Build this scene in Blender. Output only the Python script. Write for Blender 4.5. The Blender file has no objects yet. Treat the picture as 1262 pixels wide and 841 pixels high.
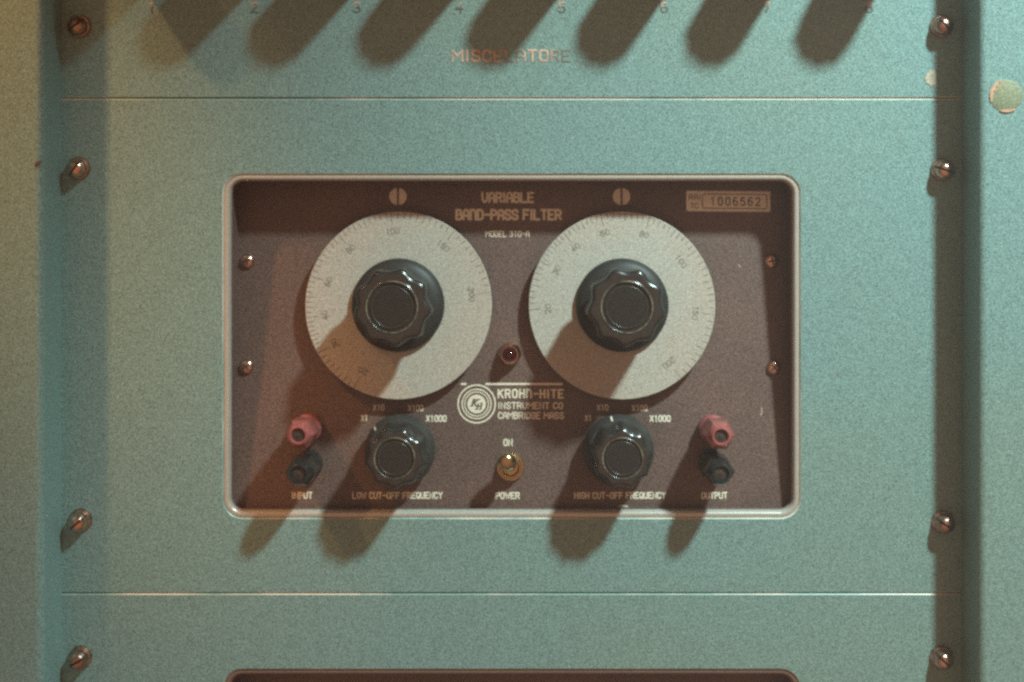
import bpy, math, random
from mathutils import Vector, Matrix
R = math.radians
S = bpy.context.scene
COL = S.collection
random.seed(7)

# ------------------------------------------------------------------ camera
PX = 2300.0                       # photo pixels per metre on the front of the green panels
D = 0.75                          # camera to that plane
VX, VY = 650.0, 150.0             # where the lens axis meets it (photo pixels)
def P(px, py, h=0.0):             # point of the panel plane (y=0), h metres in front of it
    return Vector(((px-631)/PX, -h, (420.5-py)/PX))
CAMPOS = P(VX, VY, D)
cam = bpy.data.cameras.new('camera'); camo = bpy.data.objects.new('camera', cam); COL.objects.link(camo)
camo.location = CAMPOS; camo.rotation_euler = (R(90), 0, 0)
cam.sensor_width = 36; cam.lens = 36*D/(1262/PX)
cam.shift_x = (631-VX)/1262; cam.shift_y = -(420.5-VY)/1262
cam.clip_start = 0.05; cam.clip_end = 50
cam.dof.use_dof = True; cam.dof.focus_distance = D-0.002; cam.dof.aperture_fstop = 4.0
S.camera = camo

# ------------------------------------------------------------------ world, lamps, exposure
W = bpy.data.worlds.new('World'); S.world = W; W.use_nodes = True
bg = W.node_tree.nodes['Background']
# warm fill shaped as an unseen frontal lobe, dipped to light the recess
_n = W.node_tree.nodes; _l = W.node_tree.links
_tc = _n.new('ShaderNodeTexCoord'); _sp = _n.new('ShaderNodeVectorMath'); _sp.operation = 'DOT_PRODUCT'; _sp.inputs[1].default_value = (0, -0.96, -0.12); _mr = _n.new('ShaderNodeMapRange')
_l.new(_tc.outputs['Generated'], _sp.inputs[0]); _l.new(_sp.outputs['Value'], _mr.inputs[0])
_mr.inputs[1].default_value = 0.1; _mr.inputs[2].default_value = 0.97
_mr.inputs[3].default_value = 0.04; _mr.inputs[4].default_value = 0.54
_l.new(_mr.outputs[0], bg.inputs['Strength'])
bg.inputs['Color'].default_value = (1.0, 0.52, 0.30, 1)
S.view_settings.view_transform = 'Standard'; S.view_settings.look = 'None'
S.view_settings.exposure = 0; S.view_settings.gamma = 1
S.cycles.filter_width = 2.7
S.cycles.use_denoising = False

def lamp(name, loc, aim, col, watts, radius, size, blend):
    l = bpy.data.lights.new(name, 'SPOT'); o = bpy.data.objects.new(name, l); COL.objects.link(o)
    o.location = loc; l.color = col; l.energy = watts; l.shadow_soft_size = radius
    l.spot_size = R(size); l.spot_blend = blend
    o.rotation_euler = (Vector(aim)-Vector(loc)).to_track_quat('-Z', 'Y').to_euler()
    return o
KEY = Vector(((1940-631)/PX, -0.60, 0.935))
lamp('cool_spot_lamp', KEY, P(1230, 410), (0.73, 1.0, 0.96), 119, 0.044, 53.5, 1.0)
WARM = Vector(((-1138-631)/PX, -0.60, 1.05))
lamp('warm_spot_lamp', WARM, P(50, 215), (1.0, 0.48, 0.18), 80, 0.045, 13, 1.0)

# ------------------------------------------------------------------ materials
def mat(name, c, rough=0.5, metal=0.0, grain=0.16, gs=1750, mott=None, mscale=6, mlo=.45, mhi=.65,
        bump=0.0, spec=0.5, worn=None, wscale=60, wlo=.5, whi=.6, coat=0.0, trans=0.0):
    m = bpy.data.materials.new(name); m.use_nodes = True
    nt = m.node_tree; N = nt.nodes; L = nt.links; b = N['Principled BSDF']
    b.inputs['Roughness'].default_value = rough; b.inputs['Metallic'].default_value = metal
    b.inputs['Specular IOR Level'].default_value = spec
    b.inputs['Coat Weight'].default_value = coat; b.inputs['Transmission Weight'].default_value = trans
    tc = N.new('ShaderNodeTexCoord'); mp = N.new('ShaderNodeMapping'); L.new(tc.outputs['Object'], mp.inputs[0])
    mp.inputs['Rotation'].default_value = (.41, .73, .28); mp.inputs['Location'].default_value = (.137, .071, .213)
    def noise(s, d=2, ro=.5):
        n = N.new('ShaderNodeTexNoise'); n.inputs['Scale'].default_value = s; n.inputs['Detail'].default_value = d
        n.inputs['Roughness'].default_value = ro
        L.new(mp.outputs[0], n.inputs['Vector']); return n
    rgb = N.new('ShaderNodeRGB'); rgb.outputs[0].default_value = (*c, 1); out = rgb.outputs[0]
    def mix(a, col, n, lo, hi):
        r = N.new('ShaderNodeMapRange'); r.inputs[1].default_value = lo; r.inputs[2].default_value = hi
        L.new(n.outputs['Fac'], r.inputs[0])
        x = N.new('ShaderNodeMix'); x.data_type = 'RGBA'; L.new(r.outputs[0], x.inputs['Factor'])
        L.new(a, x.inputs[6]); x.inputs[7].default_value = (*col, 1); return x.outputs[2]
    if mott: out = mix(out, mott, noise(mscale, 3), mlo, mhi)
    if worn: out = mix(out, worn, noise(wscale, 4, .6), wlo, whi)
    if grain:
        n = noise(gs, 1, .6)
        r = N.new('ShaderNodeMapRange'); r.inputs[1].default_value = .3; r.inputs[2].default_value = .7
        r.inputs[3].default_value = 1-grain*1.7; r.inputs[4].default_value = 1+grain*1.7; r.clamp = False
        L.new(n.outputs['Fac'], r.inputs[0])
        x = N.new('ShaderNodeVectorMath'); x.operation = 'SCALE'
        L.new(out, x.inputs[0]); L.new(r.outputs[0], x.inputs['Scale']); out = x.outputs[0]
        if bump:
            bp = N.new('ShaderNodeBump'); bp.inputs['Strength'].default_value = bump; bp.inputs['Distance'].default_value = .0004
            L.new(n.outputs['Fac'], bp.inputs['Height']); L.new(bp.outputs[0], b.inputs['Normal'])
    L.new(out, b.inputs['Base Color'])
    return m
M = {}
M['green'] = mat('sage_green_enamel', (.205,.335,.325), .42, mott=(.22,.33,.295), mscale=4.5, bump=.15, grain=.36)
M['edge'] = mat('worn_enamel_edge', (.27,.42,.38), .35, worn=(.72,.69,.60), wscale=14, wlo=.43, whi=.56, grain=.1)
M['fascia'] = mat('brown_wrinkle_finish', (.128,.080,.068), .5, mott=(.155,.092,.076), mscale=16, bump=.4, grain=.44)
M['bezel'] = mat('grey_satin_trim', (.58,.56,.51), .28, metal=.35, grain=.12)
M['brown_trim'] = mat('brown_lower_trim', (.20,.125,.10), .45, grain=.2)  # browner bezel tone, used on the lower unit only
M['dial'] = mat('aged_ivory_dial', (.455,.425,.37), .5, mott=(.47,.40,.335), mscale=18, grain=.24)
M['black'] = mat('black_bakelite', (.022,.021,.020), .19, grain=.3, spec=.5)
M['grip'] = mat('polished_bakelite', (.022,.021,.020), .23, grain=.3, spec=.95)
M['skirt'] = mat('greyed_bakelite', (.042,.040,.037), .46, grain=.3, spec=.45)
M['dark_skirt'] = mat('dulled_bakelite', (.026,.024,.022), .5, grain=.3, spec=.4)
M['ring'] = mat('bakelite_ring_highlight', (.20,.17,.125), .25, grain=.4, spec=.9, worn=(.05,.045,.04), wscale=70, wlo=.45, whi=.62)  # highlight round the knob caps, put into the bead's colour
M['ring_dull'] = mat('faint_ring_highlight', (.055,.048,.040), .3, grain=.3, spec=.7)  # fainter inner ring highlight, also put into the colour
M['mark'] = mat('grey_scale_ink', (.13,.105,.085), .6, grain=.2, worn=(.30,.27,.22), wscale=120, wlo=.48, whi=.72)
M['tick'] = mat('brown_scale_ink', (.10,.072,.056), .6, grain=.2, worn=(.30,.25,.20), wscale=120, wlo=.55, whi=.75)
M['cream'] = mat('cream_legend_ink', (.84,.77,.62), .55, grain=.15, worn=(.40,.32,.25), wscale=90, wlo=.58, whi=.95)
M['ink'] = mat('dark_print_ink', (.10,.075,.06), .6, grain=.2)
M['label'] = mat('ivory_label', (.84,.78,.66), .5, grain=.12, mott=(.76,.70,.58), mscale=90)
M['metal'] = mat('nickel_plate', (.74,.49,.38), .22, metal=1, grain=.18, worn=(.30,.22,.17), wscale=260, wlo=.5, whi=.75)
M['metal_dull'] = mat('tarnished_nickel', (.60,.36,.27), .34, metal=1, grain=.25, worn=(.20,.13,.10), wscale=300, wlo=.42, whi=.7)
M['brass'] = mat('aged_brass', (.55,.42,.24), .25, metal=1, grain=.15)
M['slot'] = mat('dark_slot', (.035,.028,.024), .7, grain=.2)  # dark tone for screw slots and cross recesses
M['socket'] = mat('dull_contact', (.055,.040,.035), .45, grain=.3)
M['red'] = mat('red_bakelite', (.37,.098,.090), .17, grain=.15, spec=.9)
M['lens'] = mat('dark_red_jewel', (.10,.008,.008), .05, grain=0, trans=.8)
M['engrave'] = mat('worn_engraving_fill', (.12,.13,.115), .6, worn=(.62,.40,.30), wscale=95, wlo=.47, whi=.56, grain=.2)
M['engrave2'] = mat('worn_orange_fill', (.72,.47,.35), .6, worn=(.20,.21,.18), wscale=27, wlo=.46, whi=.56, grain=.2)
M['patch'] = mat('pale_scratch_patch', (.52,.46,.36), .6, grain=.25, worn=(.42,.36,.27), wscale=300, wlo=.4, whi=.6)  # one pale tone for the scratches and the upper panel's patch
M['plug'] = mat('olive_filler', (.25,.275,.175), .6, grain=.3, mott=(.29,.26,.16), mscale=90)
M['copper'] = mat('bare_copper_edge', (.62,.36,.24), .5, grain=.2)
M['dark'] = mat('cabinet_inside', (.02,.018,.016), .8, grain=.2)

# ------------------------------------------------------------------ mesh helpers
class MB:
    def __init__(s): s.v = []; s.f = []; s.mi = []
    def add(s, vs, fs, mi=0):
        o = len(s.v); s.v += [tuple(x) for x in vs]; s.f += [tuple(i+o for i in f) for f in fs]; s.mi += [mi]*len(fs)
    def rings(s, rs, cap0=True, cap1=True, mis=None):
        n = len(rs[0]); vs = [p for r in rs for p in r]; fs = []; m = []
        for k in range(len(rs)-1):
            for i in range(n):
                j = (i+1) % n
                fs.append((k*n+i, k*n+j, (k+1)*n+j, (k+1)*n+i)); m.append(mis[k] if mis else 0)
        if cap0: fs.append(tuple(range(n-1, -1, -1))); m.append(0)
        if cap1: fs.append(tuple((len(rs)-1)*n+i for i in range(n))); m.append(0)
        o = len(s.v); s.v += [tuple(x) for x in vs]; s.f += [tuple(i+o for i in f) for f in fs]; s.mi += m
    def lathe(s, prof, seg=64, c=(0, 0), fun=None, cap0=True, cap1=True):
        rs = []
        for k, (r, h) in enumerate(prof):
            ring = []
            for i in range(seg):
                t = 2*math.pi*i/seg
                q = fun(t, k, r) if fun else r
                ring.append((c[0]+q*math.cos(t), c[1]+q*math.sin(t), h))
            rs.append(ring)
        s.rings(rs, cap0, cap1)
    def box(s, x0, x1, y0, y1, z0, z1):
        s.rings([[(x0,y0,z0),(x1,y0,z0),(x1,y1,z0),(x0,y1,z0)], [(x0,y0,z1),(x1,y0,z1),(x1,y1,z1),(x0,y1,z1)]])
    def tube(s, pts, r, z=0.0, sq=.25, n=8):
        """flat-bellied stroke of half width r along 2-D pts, lying at height z"""
        pts = [Vector(p) for p in pts]
        if len(pts) == 1: pts = [pts[0], pts[0]+Vector((1e-5, 0))]
        closed = len(pts) > 3 and (pts[0]-pts[-1]).length < 1e-9
        if closed: pts = pts[:-1]
        m = len(pts); rs = []
        def ringat(p, nrm, k, dz=1):
            return [(p.x+nrm.x*k*r*math.cos(2*math.pi*i/n), p.y+nrm.y*k*r*math.cos(2*math.pi*i/n),
                     z+r*sq*dz*math.sin(2*math.pi*i/n)) for i in range(n)]
        for i in range(m):
            a = pts[i-1] if (i > 0 or closed) else None
            b = pts[(i+1) % m] if (i < m-1 or closed) else None
            d1 = (pts[i]-a).normalized() if a is not None else None
            d2 = (b-pts[i]).normalized() if b is not None else None
            if d1 is None: d1 = d2
            if d2 is None: d2 = d1
            t = (d1+d2)
            t = t.normalized() if t.length > 1e-6 else d1
            nrm = Vector((-t.y, t.x)); k = 1/max(.5, abs(t.dot(d1)))
            if i == 0 and not closed:
                rs.append(ringat(pts[0]-d2*r*.9, nrm, .35)); rs.append(ringat(pts[0]-d2*r*.55, nrm, .8))
            rs.append(ringat(pts[i], nrm, k))
            if i == m-1 and not closed:
                rs.append(ringat(pts[i]+d1*r*.55, nrm, .8)); rs.append(ringat(pts[i]+d1*r*.9, nrm, .35))
        if closed: rs.append(rs[0]); s.rings(rs, False, False)
        else: s.rings(rs)
    def build(s, name, m, parent=None, mtx=None, smooth=True, ang=35):
        me = bpy.data.meshes.new(name); me.from_pydata(s.v, [], s.f)
        for mm in (m if isinstance(m, (list, tuple)) else [m]): me.materials.append(mm)
        if any(s.mi): me.polygons.foreach_set('material_index', s.mi)
        import bmesh
        bm = bmesh.new(); bm.from_mesh(me); bmesh.ops.remove_doubles(bm, verts=bm.verts, dist=1e-7)
        bmesh.ops.recalc_face_normals(bm, faces=bm.faces); bm.to_mesh(me); bm.free()
        if smooth:
            me.shade_smooth(); me.set_sharp_from_angle(angle=R(ang))
        o = bpy.data.objects.new(name, me); COL.objects.link(o)
        if mtx is not None: o.matrix_world = mtx
        if parent is not None:
            o.parent = parent
            bpy.context.view_layer.update()
            o.matrix_parent_inverse = Matrix()
            o.matrix_basis = WORLD[parent.name].inverted() @ (mtx if mtx is not None else Matrix())
        WORLD[o.name] = mtx.copy() if mtx is not None else Matrix()
        return o
WORLD = {}
def thing(name, loc, label, cat, group=None):
    o = bpy.data.objects.new(name, None); COL.objects.link(o); o.location = loc; o.empty_display_size = .02
    WORLD[o.name] = Matrix.Translation(loc)
    o['label'] = label; o['category'] = cat
    if group: o['group'] = group
    return o
def tag(o, label, cat, group=None):
    o['label'] = label; o['category'] = cat
    if group: o['group'] = group
def rrect(cx, cy, hw, hh, r, z, n=10):
    r = max(r, 1e-5); out = []
    for k, (sx, sy) in enumerate(((1,1), (-1,1), (-1,-1), (1,-1))):
        for i in range(n+1):
            t = math.pi/2*(k+i/n)
            out.append((cx+sx*(hw-r)+r*math.cos(t), cy+sy*(hh-r)+r*math.sin(t), z))
    return out
UP = Matrix.Rotation(R(90), 4, 'X')               # local x,y,z -> right, up, towards the viewer
def front(loc): return Matrix.Translation(loc) @ UP

# ------------------------------------------------------------------ stroke lettering
G = {
'A': [[(0,0),(0,4.4),(1,6),(3,6),(4,4.4),(4,0)], [(0,2.5),(4,2.5)]],
'B': [[(0,0),(0,6),(2.9,6),(3.7,5.4),(3.7,3.8),(2.9,3.2),(0,3.2)], [(2.9,3.2),(4,2.5),(4,.8),(3.1,0),(0,0)]],
'C': [[(4,4.6),(3.7,5.5),(2.8,6),(1.2,6),(.3,5.4),(0,4.6),(0,1.4),(.3,.6),(1.2,0),(2.8,0),(3.7,.5),(4,1.4)]],
'D': [[(0,0),(0,6),(2.6,6),(3.7,5.2),(4,4.2),(4,1.8),(3.7,.8),(2.6,0),(0,0)]],
'E': [[(4,6),(0,6),(0,0),(4,0)], [(0,3.1),(3.1,3.1)]],
'F': [[(4,6),(0,6),(0,0)], [(0,3.1),(3.1,3.1)]],
'G': [[(4,4.6),(3.7,5.5),(2.8,6),(1.2,6),(.3,5.4),(0,4.6),(0,1.4),(.3,.6),(1.2,0),(2.8,0),(3.7,.5),(4,1.4),(4,2.8),(2.3,2.8)]],
'H': [[(0,0),(0,6)], [(4,0),(4,6)], [(0,3.1),(4,3.1)]],
'I': [[(2,0),(2,6)]],
'K': [[(0,0),(0,6)], [(4,6),(.2,2.7)], [(1.4,3.7),(4,0)]],
'L': [[(0,6),(0,0),(4,0)]],
'M': [[(0,0),(0,6),(2,2.8),(4,6),(4,0)]],
'N': [[(0,0),(0,6),(4,0),(4,6)]],
'n': [[(0,0),(0,6),(2.6,6),(3.6,5.3),(4,4.3),(4,0)]],
'O': [[(0,1.5),(0,4.5),(.4,5.5),(1.3,6),(2.7,6),(3.6,5.5),(4,4.5),(4,1.5),(3.6,.5),(2.7,0),(1.3,0),(.4,.5),(0,1.5)]],
'P': [[(0,0),(0,6),(3,6),(4,5.2),(4,3.6),(3,2.8),(0,2.8)]],
'Q': [[(0,1.5),(0,4.5),(.4,5.5),(1.3,6),(2.7,6),(3.6,5.5),(4,4.5),(4,1.5),(3.6,.5),(2.7,0),(1.3,0),(.4,.5),(0,1.5)], [(2.4,1.6),(4.2,-.3)]],
'R': [[(0,0),(0,6),(3,6),(4,5.2),(4,3.7),(3,2.9),(0,2.9)], [(2.3,2.9),(4,0)]],
'S': [[(4,4.8),(3.6,5.6),(2.8,6),(1.2,6),(.3,5.5),(0,4.7),(.3,3.7),(1.2,3.2),(2.8,2.8),(3.7,2.3),(4,1.4),(3.7,.5),(2.8,0),(1.2,0),(.3,.5),(0,1.3)]],
'T': [[(0,6),(4,6)], [(2,6),(2,0)]],
'U': [[(0,6),(0,1.5),(.4,.5),(1.3,0),(2.7,0),(3.6,.5),(4,1.5),(4,6)]],
'V': [[(0,6),(0,2.6),(.7,.8),(1.6,0),(2.4,0),(3.3,.8),(4,2.6),(4,6)]],
'W': [[(0,6),(.9,0),(2,4.4),(3.1,0),(4,6)]],
'X': [[(0,0),(4,6)], [(0,6),(4,0)]],
'Y': [[(0,6),(2,3),(4,6)], [(2,3),(2,0)]],
'-': [[(.4,3),(3.4,3)]],
'0': [[(0,1.5),(0,4.5),(.4,5.5),(1.3,6),(2.7,6),(3.6,5.5),(4,4.5),(4,1.5),(3.6,.5),(2.7,0),(1.3,0),(.4,.5),(0,1.5)]],
'1': [[(1,4.9),(2.2,6),(2.2,0)]],
'2': [[(0,4.7),(.4,5.6),(1.3,6),(2.7,6),(3.6,5.5),(4,4.6),(3.6,3.6),(0,0),(4,0)]],
'3': [[(0,5.2),(1.2,6),(2.8,6),(3.8,5.3),(3.8,4),(2.8,3.2),(1.6,3.2)], [(2.8,3.2),(4,2.4),(4,.9),(2.9,0),(1.1,0),(0,.8)]],
'4': [[(3,0),(3,6),(0,2),(4.2,2)]],
'5': [[(3.8,6),(.4,6),(.2,3.4),(1.4,3.8),(2.8,3.7),(4,2.7),(4,1.2),(2.9,0),(1.1,0),(0,.8)]],
'6': [[(3.6,5.5),(2.7,6),(1.3,6),(.3,5.2),(0,4),(0,1.4),(.6,.3),(1.5,0),(2.6,0),(3.6,.5),(4,1.5),(4,2.3),(3.4,3.2),(2.5,3.6),(1.2,3.5),(0,2.6)]],
'7': [[(0,6),(4,6),(1.6,0)]],
'8': [[(1.2,3.2),(.2,4),(.2,5.2),(1.2,6),(2.8,6),(3.8,5.2),(3.8,4),(2.8,3.2),(1.2,3.2),(0,2.3),(0,.9),(1.1,0),(2.9,0),(4,.9),(4,2.3),(2.8,3.2)]],
'9': [[(.4,.5),(1.3,0),(2.7,0),(3.7,.8),(4,2),(4,4.6),(3.4,5.7),(2.5,6),(1.4,6),(.4,5.5),(0,4.5),(0,3.7),(.6,2.8),(1.5,2.4),(2.8,2.5),(4,3.4)]],
}
def soften(pl):
    pl = [Vector(p) for p in pl]
    closed = (pl[0]-pl[-1]).length < 1e-6
    for _ in range(2):
        out = [] if closed else [pl[0]]
        n = len(pl)
        rng = range(n-1) if closed else range(1, n-1)
        for i in rng:
            a, b, c = pl[i-1 if i else n-2], pl[i], pl[i+1]
            d1, d2 = (b-a), (c-b)
            if d1.length > 1e-6 and d2.length > 1e-6 and d1.angle(d2) < R(62):
                out += [b.lerp(a, .25), b.lerp(c, .25)]
            else: out.append(b)
        out.append(out[0] if closed else pl[-1])
        pl = out
    return pl
G = {k: [soften(p) for p in v] for k, v in G.items()}
def letters(mb, txt, x0, x1, y0, y1, bold=.085, z=.0001, gap=1.9, slant=0.0, spacew=3.2):
    """lettering filling the box x0..x1, y0..y1 (local)"""
    tot = 0; adv = []
    for ch in txt:
        w = spacew-gap if ch == ' ' else (1.2 if ch == 'I' else (3.4 if ch == '-' else (5.2 if ch in 'MW' else 4.0)))
        adv.append(w); tot += w+gap
    tot -= gap
    h = y1-y0; r = h*bold
    sx = (x1-x0-2*r)/tot; sy = (h-2*r)/6
    x = 0
    for ch, w in zip(txt, adv):
        if ch != ' ':
            off = (w-4)/2 if ch == 'I' else 0; kx = w/4 if ch in 'MW' else 1
            for q, pl in enumerate(G[ch]):
                mb.tube([(x0+r+(x+off+a*kx)*sx+slant*b*sy, y0+r+b*sy) for a, b in pl], r, z+q*.000004)
        x += w+gap

# ------------------------------------------------------------------ cabinet: two uprights and the dark inside
def upright(sign, base_px, parent):
    base = (base_px-631)/PX; h = .0295; r = .0042; far = base+sign*.16
    prof = [(base, -.02), (base, h-r)]
    for i in range(1, 9):
        t = math.pi/2*i/8
        prof.append((base+sign*(r-r*math.cos(t)), h-r+r*math.sin(t)))
    prof += [(far, h), (far, -.02)]
    mb = MB()
    mb.rings([[(x, z, hh) for x, hh in prof] for z in (-.42, .42)])
    return mb.build('upright', M['green'], parent, front((0, 0, 0)), ang=50)
cab = thing('equipment_cabinet', P(631, 1000, -.03), 'sage green steel cabinet whose two rounded uprights frame the stacked panels', 'cabinet')
ul = upright(-1, 76, cab); ur = upright(1, 1185, cab)
mb = MB(); mb.box(-.30, .30, -.42, .42, -.07, -.066); mb.build('back_sheet', M['dark'], cab, front((0, 0, 0)), smooth=False)
def raypt(px, py, h):             # point h in front of the panel plane seen at photo pixel px,py
    return CAMPOS.lerp(P(px, py), (D-h)/D)
# filled hole on the right upright
c = raypt(1240, 118, .0295)
mb = MB(); mb.lathe([(.0084, -.001), (.0084, .0002), (.0079, .0004)], 40, fun=lambda t, k, r: r*(1+.03*math.sin(3*t+1)+.02*math.sin(7*t)+.022*math.sin(13*t+2)+.015*math.sin(23*t)))
plug = mb.build('hole_filler', M['plug'], ur, front(c))
for a0, a1, w in ((105, 205, .0019), (245, 305, .0013)):
    mb = MB(); n = 14
    top = []; bot = []
    for i in range(n+1):
        t = R(a0+(a1-a0)*i/n); ww = w*math.sin(math.pi*i/n)**.6*(1+.35*math.sin(i*2.1))+.0001
        top.append((.0086*math.cos(t), .0086*math.sin(t))); bot.append(((.0086-ww)*math.cos(t), (.0086-ww)*math.sin(t)))
    loop = top+bot[::-1]
    mb.rings([[(x, y, .0001) for x, y in loop], [(x, y, .0007) for x, y in loop]])
    mb.build('bare_metal_rim', M['copper'], ur, front(c))
c = raypt(46, 202, .0295)
mb = MB(); mb.lathe([(.0016, -.0005), (.0014, .0002)], 14, fun=lambda t, k, r: r*(1+.3*math.sin(2*t)))
mb.build('rust_spot', M['ink'], ul, front(c))

# ------------------------------------------------------------------ panel plates
T = .004
def plate(mbx, cy_px0, cy_px1, hole=None):
    x0, x1 = 58, 1203
    cx = ((x0+x1)/2-631)/PX; hw = (x1-x0)/2/PX
    ya, yb = (420.5-cy_px1)/PX, (420.5-cy_px0)/PX
    cy, hh = (ya+yb)/2, (yb-ya)/2-.0003
    b = .0005
    rs = [rrect(cx, cy, hw, hh, .0005, -T), rrect(cx, cy, hw, hh, .0005, -b), rrect(cx, cy, hw-b, hh-b, .0005, 0)]
    mis = [1, 1]
    if hole:
        hx, hy, hhw, hhh, r = hole
        rs += [rrect(hx, hy, hhw, hhh, r, 0), rrect(hx, hy, hhw-b, hhh-b, r-b, -b), rrect(hx, hy, hhw-b, hhh-b, r-b, -T), rs[0]]
        mis += [0, 1, 1, 0]
        mbx.rings(rs, False, False, mis)
    else:
        mbx.rings(rs, True, True, mis)

# ------------------------------------------------------------------ knobs
def flute(n, amp, k0, k1, ph=0.0):
    def f(t, k, r):
        if k < k0 or k > k1: return r
        c = .5+.5*math.cos(n*(t-ph))
        return r*(1-amp*(1-c)**.8)
    return f
def knob(name, parent, mtx, skirt_r, grip_r, ring_r, h, phase, pointer=None, base_h=.002, lip=.0045, waist=1.0):
    """skirted fluted knob; returns the skirt with its grip, cap ring and pointer line as children"""
    mb = MB()
    mb.lathe([(skirt_r*.97, base_h), (skirt_r, base_h+.0006), (skirt_r, base_h+lip*.55), (skirt_r*.985, base_h+lip*.8),
              (grip_r*1.0, base_h+lip+(.004 if waist == 1 else .002)), (grip_r*.7, base_h+lip+(.0045 if waist == 1 else .0028))], 96)
    sk = mb.build(name, M['skirt' if waist == 1 else 'dark_skirt'], parent, mtx)
    z0 = base_h+lip+.002
    mb = MB(); seg = 180
    b = .0030; gt = grip_r*.96
    prof = [(grip_r*waist, z0), (grip_r*1.0 if waist == 1 else grip_r*waist, z0+.0035)]
    if waist < 1: prof += [(grip_r*(waist+.05), z0+.006), (grip_r*.99, z0+.013)]
    k1 = len(prof)+8
    prof += [(gt, h-b-.0004)]
    prof += [(gt-b+b*math.cos(R(a)), h-b+b*math.sin(R(a))) for a in (0, 15, 30, 45, 60, 75, 90)]
    prof += [(ring_r*1.09, h), (ring_r*1.03, h)]
    mb.lathe(prof, seg, fun=flute(9, .105, 0 if waist == 1 else 3, k1, phase), cap1=False)
    mb.build('grip', M['grip'], sk, mtx)
    mb = MB()
    prof = [(ring_r*1.05, h-.003), (ring_r*1.05, h-.0001), (ring_r*1.01, h+.0002), (ring_r*.98, h+.0001), (ring_r*.95, h-.0006), (ring_r*.86, h-.0008)]
    prof += [(ring_r*.82-.0006+.0006*math.cos(R(q)), h-.0009+.0006*math.sin(R(q))) for q in (5, 25, 45, 65, 85)]
    prof += [(ring_r*.45, h-.0004)]
    mb.lathe(prof, 96)
    cp = mb.build('cap', M['black'], sk, mtx)
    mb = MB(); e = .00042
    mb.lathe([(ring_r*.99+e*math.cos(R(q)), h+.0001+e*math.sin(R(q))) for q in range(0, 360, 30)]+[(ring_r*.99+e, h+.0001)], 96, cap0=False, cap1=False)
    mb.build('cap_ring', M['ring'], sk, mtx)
    mb = MB(); e = .0003
    mb.lathe([(ring_r*.80+e*math.cos(R(q)), h-.0003+e*math.sin(R(q))) for q in range(0, 360, 30)]+[(ring_r*.80+e, h-.0003)], 96, cap0=False, cap1=False)
    mb.build('cap_ring', M['ring_dull'], sk, mtx)
    if pointer is not None:
        mb = MB()
        a = R(pointer); d = Vector((math.cos(a), math.sin(a)))
        p0, p1 = d*skirt_r*.985, d*grip_r*1.02
        za, zb = base_h+lip*.8+.0004, base_h+lip+.0042
        n = Vector((-d.y, d.x))*.0005
        rs = []
        for p, z in ((p0, za), (p1, zb)):
            rs.append([(p.x-n.x, p.y-n.y, z-.0006), (p.x+n.x, p.y+n.y, z-.0006), (p.x+n.x, p.y+n.y, z+.0002), (p.x-n.x, p.y-n.y, z+.0002)])
        mb.rings(rs)
        mb.build('pointer_line', M['cream'], sk, mtx)
    return sk

# ------------------------------------------------------------------ upper panel
up = thing('mixer_panel', P(631, 60), 'green panel across the top, stamped MISCELATORE under a row of numbers', 'panel')
mb = MB(); plate(mb, -230, 121.3); mb.build('front_plate', [M['green'], M['edge']], up, front((0, 0, 0)), ang=30)
NUMX = [187+126.3*k for k in range(8)]
for k, x in enumerate(NUMX):
    mb = MB(); letters(mb, str(k+1), -5/PX, 5/PX, -7/PX, 7/PX, bold=.08)
    mb.build('numeral', M['engrave'], up, front(P(x, 9.5)))
    knob('knob', up, front(P(x, -64)), .0172, .0152, .010, .0405, R(90+13*k))
mb = MB(); letters(mb, 'MISCELATORE', -74/PX, 74/PX, -8/PX, 8/PX, bold=.085)
mb.build('lettering', M['engrave2'], up, front(P(630, 69)))
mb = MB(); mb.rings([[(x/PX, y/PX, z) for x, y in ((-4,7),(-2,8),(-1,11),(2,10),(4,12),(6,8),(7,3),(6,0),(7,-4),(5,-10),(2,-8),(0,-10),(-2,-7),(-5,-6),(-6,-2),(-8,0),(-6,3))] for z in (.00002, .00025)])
ch = mb.build('pale_patch', M['patch'], up, front(P(1147, 97)))  # pale irregular patch laid on the plate near its right end

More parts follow.
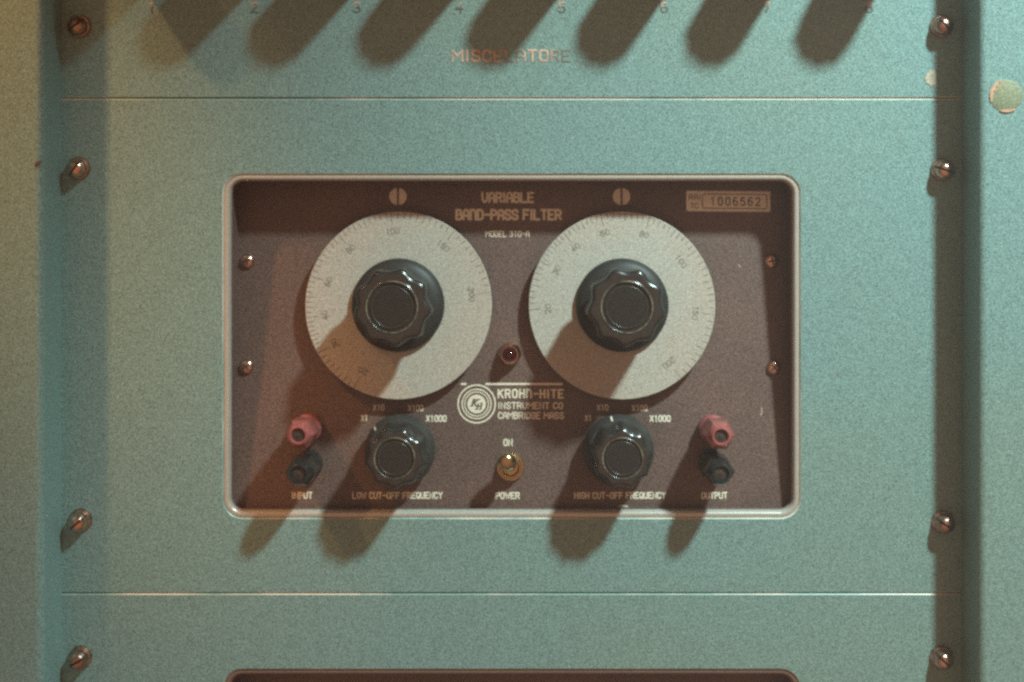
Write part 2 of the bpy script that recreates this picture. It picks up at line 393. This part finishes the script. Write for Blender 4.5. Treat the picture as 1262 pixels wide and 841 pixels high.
# ------------------------------------------------------------------ band-pass filters
HOLE_PX = (274, 214, 987, 640)
TILT = math.atan(.0985)
def filter_unit(name, dy, label, full, bezel_mat):
    root = thing(name, P(631, 426+dy), label, 'filter unit')
    flat = front((0, 0, 0))
    hx0, hy0, hx1, hy1 = HOLE_PX
    hcx, hcy = ((hx0+hx1)/2-631)/PX, (420.5-(hy0+hy1)/2-dy)/PX
    hw, hh, r = (hx1-hx0)/2/PX, (hy1-hy0)/2/PX, .0108
    mb = MB(); plate(mb, 121.3+dy, 731.5+dy, (hcx, hcy, hw, hh, r))
    pl = mb.build('front_plate', [M['green'], M['edge']], root, flat, ang=30)
    # bezel
    mb = MB(); g = .0004
    prof = [(g, -.0035), (g, -.0013), (g+.0005, -.0008), (g+.0019, -.0008)]
    prof += [(g+.0019+.0017*math.sin(R(q)), -.0008-.0026*(1-math.cos(R(q)))) for q in (15, 30, 45, 60, 75, 90)]
    prof += [(g+.0036, -.0050)]
    mb.rings([rrect(hcx, hcy, hw-i, hh-i, r-i, z) for i, z in prof], False, False)
    bz = mb.build('bezel', bezel_mat, root, flat, ang=60)
    mb = MB()
    mb.rings([rrect(hcx, hcy, hw-i, hh-i, r-i, z) for i, z in ((g+.0042, -.0047), (g+.0034, -.0047), (g+.0034, -.032), (g+.0042, -.032))], False, False)
    mb.build('recess_wall', M['fascia'], bz, flat, ang=60)
    # tilted fascia frame: origin at its lower edge
    o0 = P(631, 632+dy, -.009)
    F = Matrix.Translation(o0) @ Matrix.Rotation(R(90)-TILT, 4, 'X')
    Fi = F.inverted()
    def uv(px, py, n=0.0):        # fascia coordinates of photo pixel px,py, n above the fascia
        py += 0
        a = Fi @ CAMPOS; b = Fi @ P(px, py)
        t = (n-a.z)/(b.z-a.z); p = a+(b-a)*t
        return p.x, p.y
    def at(px, py, n=0.0, base=0.0):
        x, y = uv(px, py, n); return F @ Matrix.Translation((x, y, base))
    mb = MB()
    mb.box(-.1525+hcx, .1525+hcx, -.0008, .1825, -.002, 0)
    mb.build('fascia', M['fascia'], root, F, smooth=False)
    def legend(txt, x0, x1, y0, y1, bold=.085, m='cream', nm='legend', parent=root, **kw):
        a = uv(x0, y1+dy); b = uv(x1, y0+dy)
        cx, cy = (a[0]+b[0])/2, (a[1]+b[1])/2
        mb = MB(); letters(mb, txt, a[0]-cx, b[0]-cx, a[1]-cy, b[1]-cy, bold, **kw)
        return mb.build(nm, M[m], parent, F @ Matrix.Translation((cx, cy, 0)))
    # index marks
    for x in (490.5, 766):
        mb = MB(); rr = 11/PX; s = 1.3/PX
        for sg in (1, -1):
            pts = [(sg*s, -math.sqrt(rr*rr-s*s))]
            for i in range(25):
                t = -math.pi/2+math.pi*i/24
                px_ = rr*math.cos(t)
                if px_ > s: pts.append((sg*px_, rr*math.sin(t)))
            pts.append((sg*s, math.sqrt(rr*rr-s*s)))
            mb.rings([[(a, b, 0.00002) for a, b in pts], [(a, b, .0002) for a, b in pts]])
        mb.build('index_mark', M['label'], root, at(x, 242.5+dy), smooth=False)
    # serial label
    mtx = at(897.5, 248.3+dy) @ Matrix.Rotation(R(-.5), 4, 'Z')
    lw, lh = 53.5/PX, 13/PX
    mb = MB(); mb.rings([rrect(0, 0, lw, lh, .0005, .00002, 3), rrect(0, 0, lw, lh, .0005, .0003, 3)])
    lab = mb.build('serial_label', M['label'], root, mtx)
    mb = MB()
    mb.tube([(p[0], p[1]) for p in rrect(8/PX, 0, 41/PX, 9/PX, .0012, 0, 4)+rrect(8/PX, 0, 41/PX, 9/PX, .0012, 0, 4)[:1]], .00026, .0003)
    letters(mb, 'RAI', -50.5/PX, -35/PX, 1/PX, 9/PX, .07, z=.0003)
    letters(mb, 'TC', -48/PX, -38/PX, -10/PX, -2.5/PX, .07, z=.0003)
    letters(mb, '1006562', -23/PX, 41/PX, -6/PX, 5.5/PX, .075, z=.0003, gap=3.6)
    mb.build('printing', M['ink'], lab, mtx)
    if not full: return root
    # title block
    legend('VARIABLE', 593, 658.5, 236.5, 250.5, .10, gap=1.7)
    legend('BAnD-PASS FILTER', 561, 692.5, 257.5, 272, .105, gap=1.7)
    legend('MODEL 310-A', 598, 652.5, 284.5, 292.5, .075)
    legend('KROHn-HITE', 613, 695, 479.5, 491.5, .095, gap=2.6)
    legend('INSTRUMENT CO', 613.5, 694, 495.8, 504.5, .085)
    legend('CAMBRIDGE MASS', 613.5, 695, 508, 516.8, .085)
    for x in (444.5, 720.5):
        legend('X1', x, x+9, 511.3, 519.3, .09)
        legend('X10', x+15, x+29.5, 498.5, 506.5, .085)
        legend('X100', x+58, x+77.5, 499, 507.3, .085)
        legend('X1000', x+80, x+106, 511.8, 520.5, .10)
    legend('LOW CUT-OFF FREQUENCY', 434, 545.5, 606.5, 615.3, .095)
    legend('HIGH CUT-OFF FREQUENCY', 707.5, 820.5, 606.5, 615.3, .095)
    legend('INPUT', 359.3, 385.3, 606.5, 615.3, .095)
    legend('OUTPUT', 864, 896.5, 606.5, 615.3, .095)
    legend('ON', 620, 632, 541, 550.3, .10)
    legend('POWER', 610.5, 640.5, 606.8, 615.6, .10)
    # maker's emblem
    e = at(587.3, 498.2)
    mb = MB(); mb.lathe([(11.6/PX, .00002), (11.6/PX, .00025)], 48)
    em = mb.build('emblem', M['cream'], root, e)
    mb = MB()
    for rr, w in ((23.3, 1.0), (18.2, .85), (14.9, .75)):
        mb.tube([(rr/PX*math.cos(2*math.pi*i/72), rr/PX*math.sin(2*math.pi*i/72)) for i in range(72)]+[(rr/PX, 0)], w/PX, .0001)
    mb.build('emblem_ring', M['cream'], em, e)
    mb = MB()
    letters(mb, 'K', -6.8/PX, .2/PX, -2.8/PX, 6.2/PX, .13, z=.00025, slant=.32)
    letters(mb, 'H', -.2/PX, 6.2/PX, -6.8/PX, 1.4/PX, .12, z=.00026, slant=.25)
    for x0, x1, y in ((-7.8,-4.4,-2.5), (-1.4,1.4,-2.5), (-4.6,-1.2,5.9), (1.4,4.2,5.9), (-1.5,1.2,-6.4), (3.2,6,-6.4), (4.8,7.4,1.0)):
        mb.tube([(x0/PX, y/PX), (x1/PX, y/PX)], .0003, .00027)
    mb.build('monogram', M['ink'], em, e)
    for x0, x1 in ((568, 575), (598, 693.5)):
        mb = MB(); a = uv(x0, 474.8); b = uv(x1, 472.2)
        mb.box(0, b[0]-a[0], 0, b[1]-a[1], .00002, .00022)
        mb.build('rule_line', M['cream'], root, F @ Matrix.Translation((a[0], a[1], 0)), smooth=False)
    # tuning dials
    NUM = list(zip((0, 31, 54, 80, 111, 147, 189, 234), ('20', '30', '40', '60', '80', '100', '150', '200')))
    for cxp, start, ph in ((491, 242, 75), (766.5, 183, 68)):
        DZ = .008
        m0 = at(cxp, 376, DZ, 0)
        mb = MB(); rad = .0508
        mb.lathe([(.012, .0), (.012, DZ-.002), (rad-.0004, DZ-.002), (rad, DZ-.0017), (rad, DZ-.0003), (rad-.0003, DZ)], 160)
        dial = mb.build('tuning_dial', M['dial'], root, m0)
        mb = MB()
        for (a, la), (b, lb) in zip(NUM[:-1], NUM[1:]):
            n = 10 if b-a > 33 else 8
            for i in range(n):
                t = R(start-(a+(b-a)*i/n)); l = .0062 if i == 0 else (.0048 if i == n//2 else .0032)
                d = Vector((math.cos(t), math.sin(t)))
                mb.tube([d*(rad-.0004-l), d*(rad-.0006)], .00017, DZ+.00002)
        t = R(start-234); d = Vector((math.cos(t), math.sin(t))); mb.tube([d*(rad-.0066), d*(rad-.0006)], .00013, DZ+.00002)
        mb.build('scale_marks', M['tick'], dial, m0)
        for a, txt in NUM:
            t = start-a
            mb = MB(); w = .0024*len(txt)*.5+.0002
            letters(mb, txt, -w, w, -.0017, .0017, .085, z=0.00003)
            d = Vector((math.cos(R(t)), math.sin(R(t))))
            mb.build('scale_number', M['mark'], dial, m0 @ Matrix.Translation((d.x*.0402, d.y*.0402, DZ)) @ Matrix.Rotation(R(t-90), 4, 'Z'))
        knob('knob_skirt', dial, m0 @ Matrix.Translation((0, 0, DZ)), .0252, .0215, .0134, .0375, R(ph), base_h=.0005, lip=.0035, waist=.74)
    # range knobs
    for cxp, ptr, ph in ((486, 137, 71), (767.3, 103, 88)):
        knob('range_knob', root, at(cxp, 565.3, .0395, 0), .0190, .0165, .0105, .0395, R(ph), pointer=ptr, base_h=.006, lip=.006)
    # binding posts
    for cxp, cyp, m in ((367.0, 537.2, 'red'), (889, 538.5, 'red'), (367.8, 584.5, 'black'), (889, 584, 'black')):
        m0 = at(cxp, cyp, .0385, 0)
        mb = MB()
        hexf = lambda t, k, r: r if (k < 4 or k > 8) else r/max(math.cos(((t+R(0)) % R(60))-R(30)), .01)*.93
        mb.lathe([(.0074, 0), (.0076, .003), (.0076, .008), (.0066, .0095), (.0064, .012), (.0075, .0145), (.0075, .0310), (.0073, .0328), (.0067, .0345),
                  (.0059, .0362), (.0053, .0374), (.0046, .0383), (.0040, .0385), (.0036, .0380), (.0032, .0362)], 60, fun=hexf)
        bp_ = mb.build('binding_post', M[m], root, m0, ang=25)
        mb = MB(); mb.lathe([(.0033, .0355), (.0033, .0366), (.0026, .0369), (.0012, .0369), (.0010, .0374), (.0001, .0375)], 28)
        mb.build('socket', M['socket'], bp_, m0)
    # power switch
    m0 = at(629, 576.5, .004, 0)
    mb = MB()
    mb.lathe([(.0076, 0), (.0076, .0014), (.0071, .0020), (.0062, .0021), (.0061, .0046), (.0057, .0054), (.0049, .0056), (.0045, .0050), (.0040, .0025)], 60)
    sw = mb.build('power_switch', M['brass'], root, m0, ang=30)
    mb = MB()
    rs = []
    for q, rr in ((0, .0018), (.004, .0022), (.008, .0032), (.0115, .0043), (.0138, .0049), (.0162, .0049), (.0180, .0042), (.0193, .0028), (.0198, .0012)):
        off = q*.30
        rs.append([(rr*math.cos(2*math.pi*i/32)-q*.10, off+rr*math.sin(2*math.pi*i/32), .002+q) for i in range(32)])
    mb.rings(rs); mb.build('toggle_lever', M['brass'], sw, m0)
    # pilot lamp
    m0 = at(628, 437, .006, 0)
    mb = MB(); mb.lathe([(.0064, 0), (.0064, .0015), (.0060, .0036), (.0053, .0056), (.0046, .0066), (.0042, .0066), (.0040, .0058), (.0039, .0035)], 48)
    pi = mb.build('pilot_lamp', M['metal'], root, m0)
    mb = MB(); mb.lathe([(.0040, .003)]+[(.0040*math.cos(R(a)), .007+.0050*math.sin(R(a))) for a in (0, 15, 30, 45, 60, 72, 82, 88)], 40)
    mb.build('jewel_lens', M['lens'], pi, m0)
    # fascia screws, cross-recessed
    for sx, sy, rot in ((305, 322, 20), (304, 452, 35), (951, 322, 10), (953.5, 453, 40)):
        m0 = at(sx, sy) @ Matrix.Rotation(R(rot), 4, 'Z')
        mb = MB(); mb.lathe([(.0040, 0), (.0040, .0006), (.0038, .0013), (.0032, .0021), (.0022, .0026), (.0010, .0028)], 32)
        sc = mb.build('fascia_screw', M['metal'], root, m0)
        mb = MB(); mb.box(-.0022, .0022, -.0005, .0005, .0020, .00283); mb.box(-.0005, .0005, -.0022, .0022, .0020, .00284)
        mb.build('cross_slot', M['slot'], sc, m0, smooth=False)
    # small marks of wear
    for (sx, sy, pts, w, nm) in ((911.5, 328, [(-1.5, 1.5), (0, 0), (1.5, -1.5)], .00030, 'scratch'), (938.5, 507, [(0, 4), (.5, 0), (-1, -5)], .0004, 'scratch'),
                             (768, 624.5, [(-6, 0), (-2, .6), (3, .2), (5, -.5)], .0006, 'scratch')):
        mb = MB(); mb.tube([(a/PX, b/PX) for a, b in pts], w, .00005); mb.build(nm, M['patch'], root, at(sx, sy))
    mb = MB(); mb.tube([(a/PX, b/PX) for a, b in [(-4, 2), (-1, 1.5), (2, 0), (3, -3)]], .00025, .00003); mb.build('scratch', M['engrave'], pl, front(P(1031, 462)))
    return root
filter_unit('filter_unit', 0, 'band-pass filter unit in the middle with two big ivory dials in a brown recess', True, M['bezel'])
filter_unit('filter_unit', 610.2, 'second filter unit at the bottom edge, only the top of its brown recess in view', False, M['brown_trim'])

# ------------------------------------------------------------------ rack screws
SCREWS = [
 (94, 32, 40, 'slotted screw at the top left corner, sunk in the dark shadow beside the left upright'),
 (93, 208, 55, 'domed screw left of the filter unit, level with the top of its brown recess'),
 (95, 645, 40, 'domed screw left of the filter unit, level with the bottom of its brown recess'),
 (95, 815, 30, 'domed screw nearest the lower left corner, in the bottom panel'),
 (1164, 32, -50, 'pinkish tilted screw at the upper right, above the pale chip'),
 (1165, 210, -20, 'slotted screw in the right upright\'s shadow, level with the top of the brown recess'),
 (1166, 647, -32, 'slotted screw in the right upright\'s shadow, level with the bottom of the brown recess'),
 (1164, 815, -42, 'slotted screw nearest the lower right corner, in the bottom panel'),
]
for si, (sx, sy, rot, lab) in enumerate(SCREWS):
    sm = M['metal_dull'] if si in (0, 3, 4, 6) else M['metal']
    loc = raypt(sx, sy, .006); loc.y = 0
    t = thing('rack_screw', loc, lab, 'screw', 'screws holding the panels to the uprights')
    m0 = front(loc) @ Matrix.Rotation(R(rot), 4, 'Z')
    mb = MB(); mb.lathe([(.0062, .00002), (.0062, .0010), (.0056, .0022), (.0048, .0024), (.0046, .0022)], 40)
    mb.build('washer', M['metal_dull'], t, m0)
    # domed head cut by a real slot: two halves standing on a slot floor
    mb = MB(); rr = .0052; s = .00055
    prof = [(1.0, .0022), (1.0, .0040), (.95, .0056), (.84, .0070), (.66, .0081), (.42, .0088), (.2, .0091)]
    for sg in (1, -1):
        rs = []
        for k, h in prof:
            r_ = rr*k; ring = []
            a0 = math.asin(min(.98, s/r_)); n = 18
            for i in range(n+1):
                a = a0+(math.pi-2*a0)*i/n
                ring.append((r_*math.cos(a), sg*r_*math.sin(a), h))
            rs.append(ring)
        mb.rings(rs)
    mb.build('screw_head', sm, t, m0, ang=30)
    mb = MB(); mb.lathe([(rr*.97, .0022), (rr*.97, .0054), (rr*.8, .0064)], 32)
    mb.build('slot_floor', M['slot'], t, m0)

# ------------------------------------------------------------------ added veil volume round rack and camera, standing in for lens diffusion
hz = bpy.data.materials.new('thin_veil'); hz.use_nodes = True; nt = hz.node_tree; nt.nodes.clear()
out = nt.nodes.new('ShaderNodeOutputMaterial'); vol = nt.nodes.new('ShaderNodeVolumePrincipled')
vol.inputs['Color'].default_value = (.9,.9,.9,1); vol.inputs['Density'].default_value = 0.12
nt.links.new(vol.outputs[0], out.inputs['Volume'])
mb = MB(); mb.box(-1.6, 1.6, -1.5, 1.5, -.5, 1.5)
h = mb.build('veil', hz, None, front((0, 0, 0)), smooth=False); h['kind'] = 'stuff'; h['label'] = 'thin pale haze added to lift the blacks like lens diffusion'
